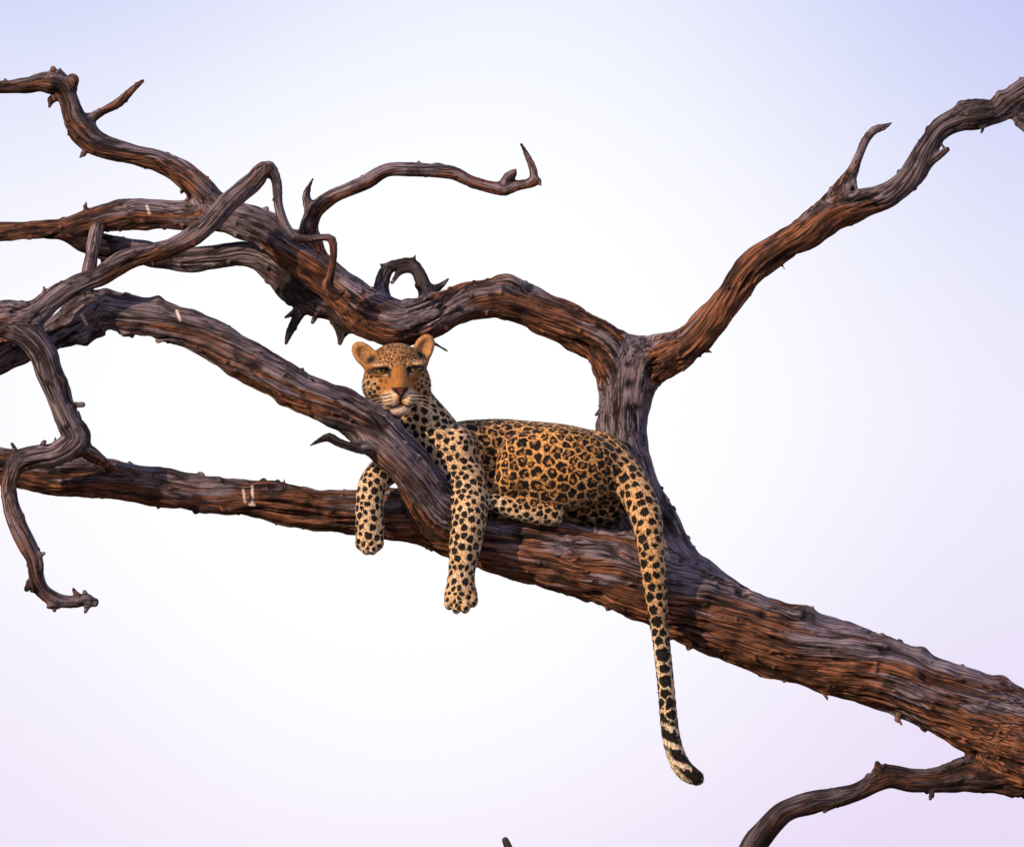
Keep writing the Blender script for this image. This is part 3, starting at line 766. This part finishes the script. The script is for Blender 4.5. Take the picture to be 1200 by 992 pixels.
# rosettes: a broken dark ring round a rusty middle
rel = (Q - cx[s1]) / cr[s1][:, None]
blob = sstep(0.16, 0.25, edge + 0.06 * nz) * (1 - sstep(0.66, 0.76, f1n))
core = (1 - sstep(0.17, 0.27, np.linalg.norm(rel - 0.20 * cjit[s1], axis=1) + 0.09 * nz2)) * (sp_r > 0.14)
gap = np.zeros(nL)
for k in range(2):
    dirk = np.roll(cjit[s1], k, axis=1) * (1 if k == 0 else -1)
    dirk = dirk - LN * (dirk * LN).sum(1)[:, None]
    dirk /= np.linalg.norm(dirk, axis=1)[:, None] + 1e-6
    along = (rel * dirk).sum(1); perp = np.linalg.norm(rel - dirk * along[:, None], axis=1)
    gap = np.maximum(gap, (along > 0.05) * (1 - sstep(0.05, 0.13, perp + 0.05 * nz2)) * (sp_r > 0.45 + 0.25 * k))
rosette = blob * (1 - core) * (1 - 0.92 * gap)
rmix = sstep(0.35, 0.65, ros)
dark = lerp(solid, rosette, rmix)
rust = rmix * blob * np.maximum(core, gap * sstep(0.5, 0.3, f1n))

GOLD = np.array([0.72, 0.37, 0.12]); TAN = np.array([0.68, 0.42, 0.21]); CREAM = np.array([0.80, 0.66, 0.49]); RUST = np.array([0.43, 0.18, 0.050]); BLACK = np.array([0.010, 0.007, 0.006])
up = LN[:, 2]
pl = np.clip(paleL + 0.25 * np.clip(-up, 0, 1) * (whead < 0.5) + 0.10 * noise(LV[:, 0] / 18, LV[:, 1] / 18, LV[:, 2] / 18), 0, 1)
bodyc = lerp(GOLD, TAN, sstep(0.0, 0.35, pl)[:, None])
bodyc = lerp(bodyc, CREAM, sstep(0.35, 0.75, pl)[:, None])
bodyc = lerp(bodyc, CREAM, (wtag['belly'] * sstep(650, 665, LV[:, 0]) * sstep(0.0, 0.35, noise(LV[:, 0] / 9, LV[:, 1] / 9, LV[:, 2] / 14)) * 0.9)[:, None])
bodyc = bodyc * (1 + 0.10 * nz2)[:, None]
bodyc = lerp(bodyc, CREAM, (np.clip(3.2 * wtag['torso'] * wtag['thigh'], 0, 0.6) * sstep(625, 600, LV[:, 0]))[:, None])
col = lerp(bodyc, RUST, rust[:, None])
# tail: spots give way to bands, pale tip
col = lerp(col, BLACK, (dark * (1 - whead))[:, None])
ty = -LV[:, 2]
tm = wtag['tail'] * sstep(775, 815, ty)
band = sstep(-0.15, 0.15, np.sin((ty - 0.42 * (LV[:, 0] - 780)) * 2 * math.pi / 19.0 + 1.0 * nz) + 0.50 + 0.4 * nz)
tipd = LV[:, 0] - 812 
band = np.where(LV[:, 0] > 811, 1.0, band)
under = sstep(-0.3, -0.75, LN @ np.array([0.8, 0, 0.6]))     # underside of the tail stays pale
tc_ = lerp(np.broadcast_to(CREAM, col.shape), np.broadcast_to(BLACK, col.shape), (band * (1 - under * (LV[:, 0] < 812) * sstep(868, 892, ty)))[:, None])
col = lerp(col, tc_, (tm * sstep(838, 856, ty))[:, None])

# face
hx, hy, hz = hl[:, 0], hl[:, 1], hl[:, 2]
ax = np.abs(hx)
FACE = np.array([0.38, 0.160, 0.036]); FPALE = np.array([0.62, 0.40, 0.22]); WHITE = np.array([0.80, 0.63, 0.46])
fc = np.broadcast_to(FACE, col.shape).copy()
fleck = sstep(0.25, 0.55, noise(hx / 1.9, hy / 1.9, hz / 1.9))
n3 = noise(hx / 3, hy / 3, hz / 3)
def add(colr, m):
    global fc
    fc = lerp(fc, np.asarray(colr), np.clip(m, 0, 1)[:, None])
def g2(x, y, rx, ry): return np.exp(-(((ax - x) / rx) ** 2 + ((hy - y) / ry) ** 2))
add(FPALE, sstep(18, 30, ax) * sstep(6, -6, hy) * 0.9)                       # cheeks
add(FPALE, sstep(12, 18, hy) * np.clip(0.2 + 0.4 * n3 + 0.8 * fleck, 0, 1))                                          # forehead
spots = sstep(0.02, 0.14, 0.56 - f1n + 0.10 * n3) * sstep(0.06, 0.15, edge)
frontal = sstep(8, 24, ax) * sstep(2, -4, hy) + sstep(12.5, 16, hy + 0.16 * ax - 0.5 * np.clip(4 - ax, 0, 4)) * (wtag['ear'] < 0.3) + sstep(26, 31, ax) * sstep(16, 6, hy)
bridge = sstep(14, 4, ax + 1.5 * n3) * sstep(23, 3, hy)
muz = sstep(24, 17, np.hypot(ax * 0.95, (hy + 26) * 1.15)) * sstep(10, 24, hz)
add(np.array([0.24, 0.09, 0.022]), sstep(13, 20, hy) * (ax < 24) * np.clip(0.45 - 0.8 * fleck, 0, 1))
add(BLACK, spots * np.clip(frontal, 0, 1) * (1 - 0.8 * bridge) * (1 - muz) * 0.95)
brs = noise(hx / 2.0, hy / 9.0, 3.3)
add(np.array([0.27, 0.105, 0.026]), bridge * np.clip(0.40 + 0.3 * n3 + 0.45 * brs, 0, 1) * sstep(-13, -5, hy))
add(BLACK, (1 - sstep(0.6, 2.2, np.abs(ax - 7.5 - 0.12 * (hy - 12)))) * sstep(9, 13, hy) * sstep(25, 20, hy) * sstep(-0.1, 0.4, n3 + 0.3) * 0.7)
BROW = np.array([0.68, 0.48, 0.28])
add(BROW, g2(16.5, 2.4, 5, 1.8) * 0.9); add(BROW, g2(23, 15.4, 6.5, 1.5) * 0.8); add(WHITE, g2(10.2, 11, 1.6, 4.0) * 0.6)
add(WHITE, muz * sstep(2, 6, ax) * sstep(-12, -20, hy) * (0.75 + 0.2 * n3))
add(np.array([0.66, 0.52, 0.43]), sstep(-32, -36, hy) * sstep(10, 22, hz) * 0.9)
eye_out = g2(19.6, 8.8, 12.0, 5.0)
add(BLACK, sstep(0.30, 0.50, eye_out + 0.05 * n3))
add(BLACK, (1 - sstep(1.0, 2.6, np.abs(ax - (11.2 - 0.10 * (6 - hy))))) * sstep(-2, 3, hy) * sstep(9, 5, hy) * 0.9)      # tear line
add(BLACK, (1 - sstep(0.8, 2.0, np.abs(hy - (9.5 + 0.28 * (ax - 29))))) * sstep(28, 30, ax) * sstep(36, 32, ax) * 0.8)
rows = 1 - sstep(0.6, 1.5, np.abs(((hy + 20.5 + 0.16 * (ax - 8)) % 4.1) - 2.05))
add(BLACK, rows * sstep(7.5, 12, ax) * sstep(24, 18, ax) * sstep(-33.5, -30, hy) * sstep(-17, -20, hy) * sstep(12, 20, hz) * 0.85)
nosem = (1 - sstep(11.0, 12.4, ax + np.clip(-12.0 - hy, 0, 20) * 0.95)) * sstep(-10.5, -12.2, hy) * sstep(-24.5, -22.5, hy) * sstep(36, 41, hz)
add(np.array([0.012, 0.007, 0.006]), nosem)
redm = (1 - sstep(3.2, 5.4, ax + np.clip(-13.5 - hy, 0, 9) * 0.5)) * sstep(-12.0, -13.6, hy) * sstep(-21.5, -19.5, hy) * sstep(36, 41, hz)
add(np.array([0.13, 0.030, 0.020]), redm)
add(BLACK, (1 - sstep(0.9, 1.9, ax)) * sstep(-20, -22, hy) * sstep(-33, -31, hy) * sstep(25, 32, hz))          # philtrum
mouth_y = -30.8 - 3.4 * np.sin(np.clip(ax / 14, 0, 1) * math.pi * 0.75) + 0.03 * np.clip(ax - 10, 0, 20) ** 2
add(BLACK, (1 - sstep(0.5, 1.5, np.abs(hy - mouth_y))) * sstep(19, 14, ax) * sstep(14, 22, hz))
add(BLACK, sstep(14, 17, ax) * sstep(25, 19, ax) * sstep(-30, -34, hy) * sstep(10, 20, hz) * 0.85)               # dark corner of the mouth
for (x, y, z, t) in EARS:
    ex = (hx - x) * math.cos(t) + (hy - y) * math.sin(t); ey = -(hx - x) * math.sin(t) + (hy - y) * math.cos(t)
    rr = np.hypot(ex / 12.5, ey / 18)
    inr = (1 - sstep(0.72, 0.95, rr)) * (LN @ EF > -0.1)
    near_ear = (((rr < 1.0) & (ey > -15)) | ((wtag['ear'] > 0.5) & (ey > -8))) & (hz > -22) & (hy > 12)
    add(np.array([0.44, 0.20, 0.060]), near_ear * (LN @ EF > -0.2) * 1.0)
    add(np.array([0.52, 0.29, 0.13]), near_ear * inr * (0.5 + 0.5 * np.sin(ex * 2.1 + n3)))
    add(BLACK, near_ear * np.exp(-((ex + 1 * np.sign(x)) / 7.0) ** 2 - ((ey + 10) / 4.2) ** 2) * 1.15)
    add(BLACK, near_ear * (LN @ EF < -0.25) * 0.9)
fc = fc * (1 + 0.10 * n3)[:, None]
col = lerp(col, fc, sstep(0.35, 0.65, whead)[:, None])
# throat, dark toe pads
LW = to_world(LV + LN * (0.35 * nz2)[:, None])
LNW = vnormals(LW, LF)

fm, ft, fbs = new_mat("leopard_coat")
ca = A(ft, "coat_colour"); ca.attribute_name = "col"
fno = N(ft, "ShaderNodeTexNoise", Scale=260.0, Detail=3.0)
ftc = N(ft, "ShaderNodeTexCoord"); ft.links.new(ftc.outputs["Object"], fno.inputs["Vector"])
fcol = mixc(ft, 0.25, ca.outputs["Color"], fno.outputs["Fac"], 'OVERLAY')
ft.links.new(fcol, fbs.inputs["Base Color"])
fbs.inputs["Sheen Weight"].default_value = 0.15
fbs.inputs["Roughness"].default_value = 0.7
fbs.inputs["Specular IOR Level"].default_value = 0.2
leo_base = to_world(q3(620, 610, 5))
leo = empty("leopard", leo_base, "spotted leopard lying along the bough with legs and tail hanging down", "leopard")
body = make_mesh("body", LW, LF, fm, dict(col=col), None, leo_base); body.parent = leo

# short fur: one thin blade per hair, lying back along the coat
nh = 190000
ri = rng.choice(nL, nh, p=None)
hd = hair_dir[ri] + rng.normal(0, 0.22, (nh, 3))
nn = LN[ri]
hd -= nn * (hd * nn).sum(1)[:, None]; hd /= np.linalg.norm(hd, axis=1)[:, None] + 1e-9
ln = rng.uniform(0.6, 1.3, nh) * (2.7 - 1.3 * whead[ri] - 1.0 * wtag['paw'][ri] - 0.6 * wtag['foreleg'][ri])
face_front = whead[ri] * sstep(18, 30, hz[ri]); ln *= (1 - 0.5 * face_front); ln *= 1 + 1.6 * whead[ri] * sstep(22, 30, np.abs(hx[ri])) * sstep(2, -8, hy[ri]) + 0.8 * wtag['belly'][ri]
side = np.cross(nn, hd)
root = LV[ri] + rng.uniform(-0.5, 0.5, (nh, 3)) - nn * 0.15
wd = 0.22
tip = root + hd * ln[:, None] * 0.93 + nn * (ln * np.where(rng.uniform(0, 1, nh) < 0.2, rng.uniform(0.35, 0.75, nh), rng.uniform(0.03, 0.2, nh)))[:, None]
HV = np.stack([root - side * wd, root + side * wd, tip], 1).reshape(-1, 3)
HF = np.arange(nh * 3).reshape(-1, 3)
hcol = np.repeat(col[ri] * rng.uniform(0.8, 1.2, nh)[:, None], 3, axis=0)
eyecl = np.hypot((np.abs(hx[ri]) - 20.3) / 9.5, (hy[ri] - 8.8) / 4.5) < 1
keep = ~(eyecl & (hz[ri] > 10)) & ~((nosem[ri] > 0.2) & (whead[ri] > .5))
kk = np.repeat(keep, 3)
HV = HV[kk]; hcol = hcol[kk]; hn = np.repeat(LNW[ri], 3, axis=0)[kk]
HF = np.arange(len(HV)).reshape(-1, 3)
fur = make_mesh("fur", to_world(HV), HF, fm, dict(col=hcol), hn, leo_base)
fur.parent = leo
fur['kind'] = 'stuff'

# eyes
em, et, eb = new_mat("leopard_eye")
etc_ = N(et, "ShaderNodeTexCoord"); ln_ = N(et, "ShaderNodeVectorMath"); ln_.operation = 'MULTIPLY'; ln_.inputs[1].default_value = (1, 0, 1)
le = N(et, "ShaderNodeVectorMath"); le.operation = 'LENGTH'
et.links.new(etc_.outputs["Object"], ln_.inputs[0]); et.links.new(ln_.outputs["Vector"], le.inputs[0])
ER_ = 7.2 * S
er = N(et, "ShaderNodeValToRGB")
cr_ = er.color_ramp
cr_.elements[0].position = 0.0; cr_.elements[0].color = (0.004, 0.003, 0.003, 1)
cr_.elements[1].position = 1.0; cr_.elements[1].color = (0.01, 0.006, 0.004, 1)
for pos, c in ((0.30, (0.004, 0.003, 0.003, 1)), (0.36, (0.30, 0.17, 0.035, 1)), (0.66, (0.19, 0.095, 0.018, 1)), (0.74, (0.02, 0.01, 0.006, 1))):
    e = cr_.elements.new(pos); e.color = c
dv = N(et, "ShaderNodeMath"); dv.operation = 'DIVIDE'; dv.inputs[1].default_value = ER_
et.links.new(le.outputs["Value"], dv.inputs[0]); et.links.new(dv.outputs["Value"], er.inputs["Fac"]); et.links.new(er.outputs["Color"], eb.inputs["Base Color"])
eb.inputs["Roughness"].default_value = 0.08
eb.inputs["Coat Weight"].default_value = 0.5
for sx in (-1, 1):
    me = bpy.data.meshes.new("eye"); bmx = bmesh.new()
    bmesh.ops.create_uvsphere(bmx, u_segments=32, v_segments=20, radius=ER_)
    for f in bmx.faces: f.smooth = True
    bmx.to_mesh(me); bmx.free(); me.materials.append(em)
    ob = bpy.data.objects.new("eye", me); scene.collection.objects.link(ob)
    ob.location = to_world(hp(sx * 20.0, 8.6, 23.5)) - leo_base
    ob.rotation_euler = (math.radians(4), 0, math.radians(5))
    ob.parent = leo
# whiskers
wm, wt, wbs = new_mat("whisker"); wbs.inputs["Base Color"].default_value = (0.75, 0.68, 0.6, 1); wbs.inputs["Roughness"].default_value = 0.4
for sx in (-1, 1):
    for k in range(4):
        a = hp(sx * (13 + k * 1.2), -22.5 - k * 3.0, 42 - k * 0.8)
        pts = [a + t * (sx * ER * 30 + EU * (3 - k * 4) + EF * 8) - t * t * (EU * 8 + EF * 12) for t in np.linspace(0, 1, 8)]
        vs = []; 
        for i, p in enumerate(pts):
            r = 0.34 * (1 - 0.85 * i / 7)
            for q in range(4): vs.append(p + r * (math.cos(q * math.pi / 2) * EU + math.sin(q * math.pi / 2) * EF))
        fs = np.array([(i * 4 + q, i * 4 + (q + 1) % 4, i * 4 + 4 + (q + 1) % 4, i * 4 + 4 + q) for i in range(7) for q in range(4)])
        w = make_mesh("whisker", to_world(np.array(vs)), fs, wm, None, None, leo_base); w.parent = leo
print("verts tree", nV, "leopard", nL, "spots", nc)
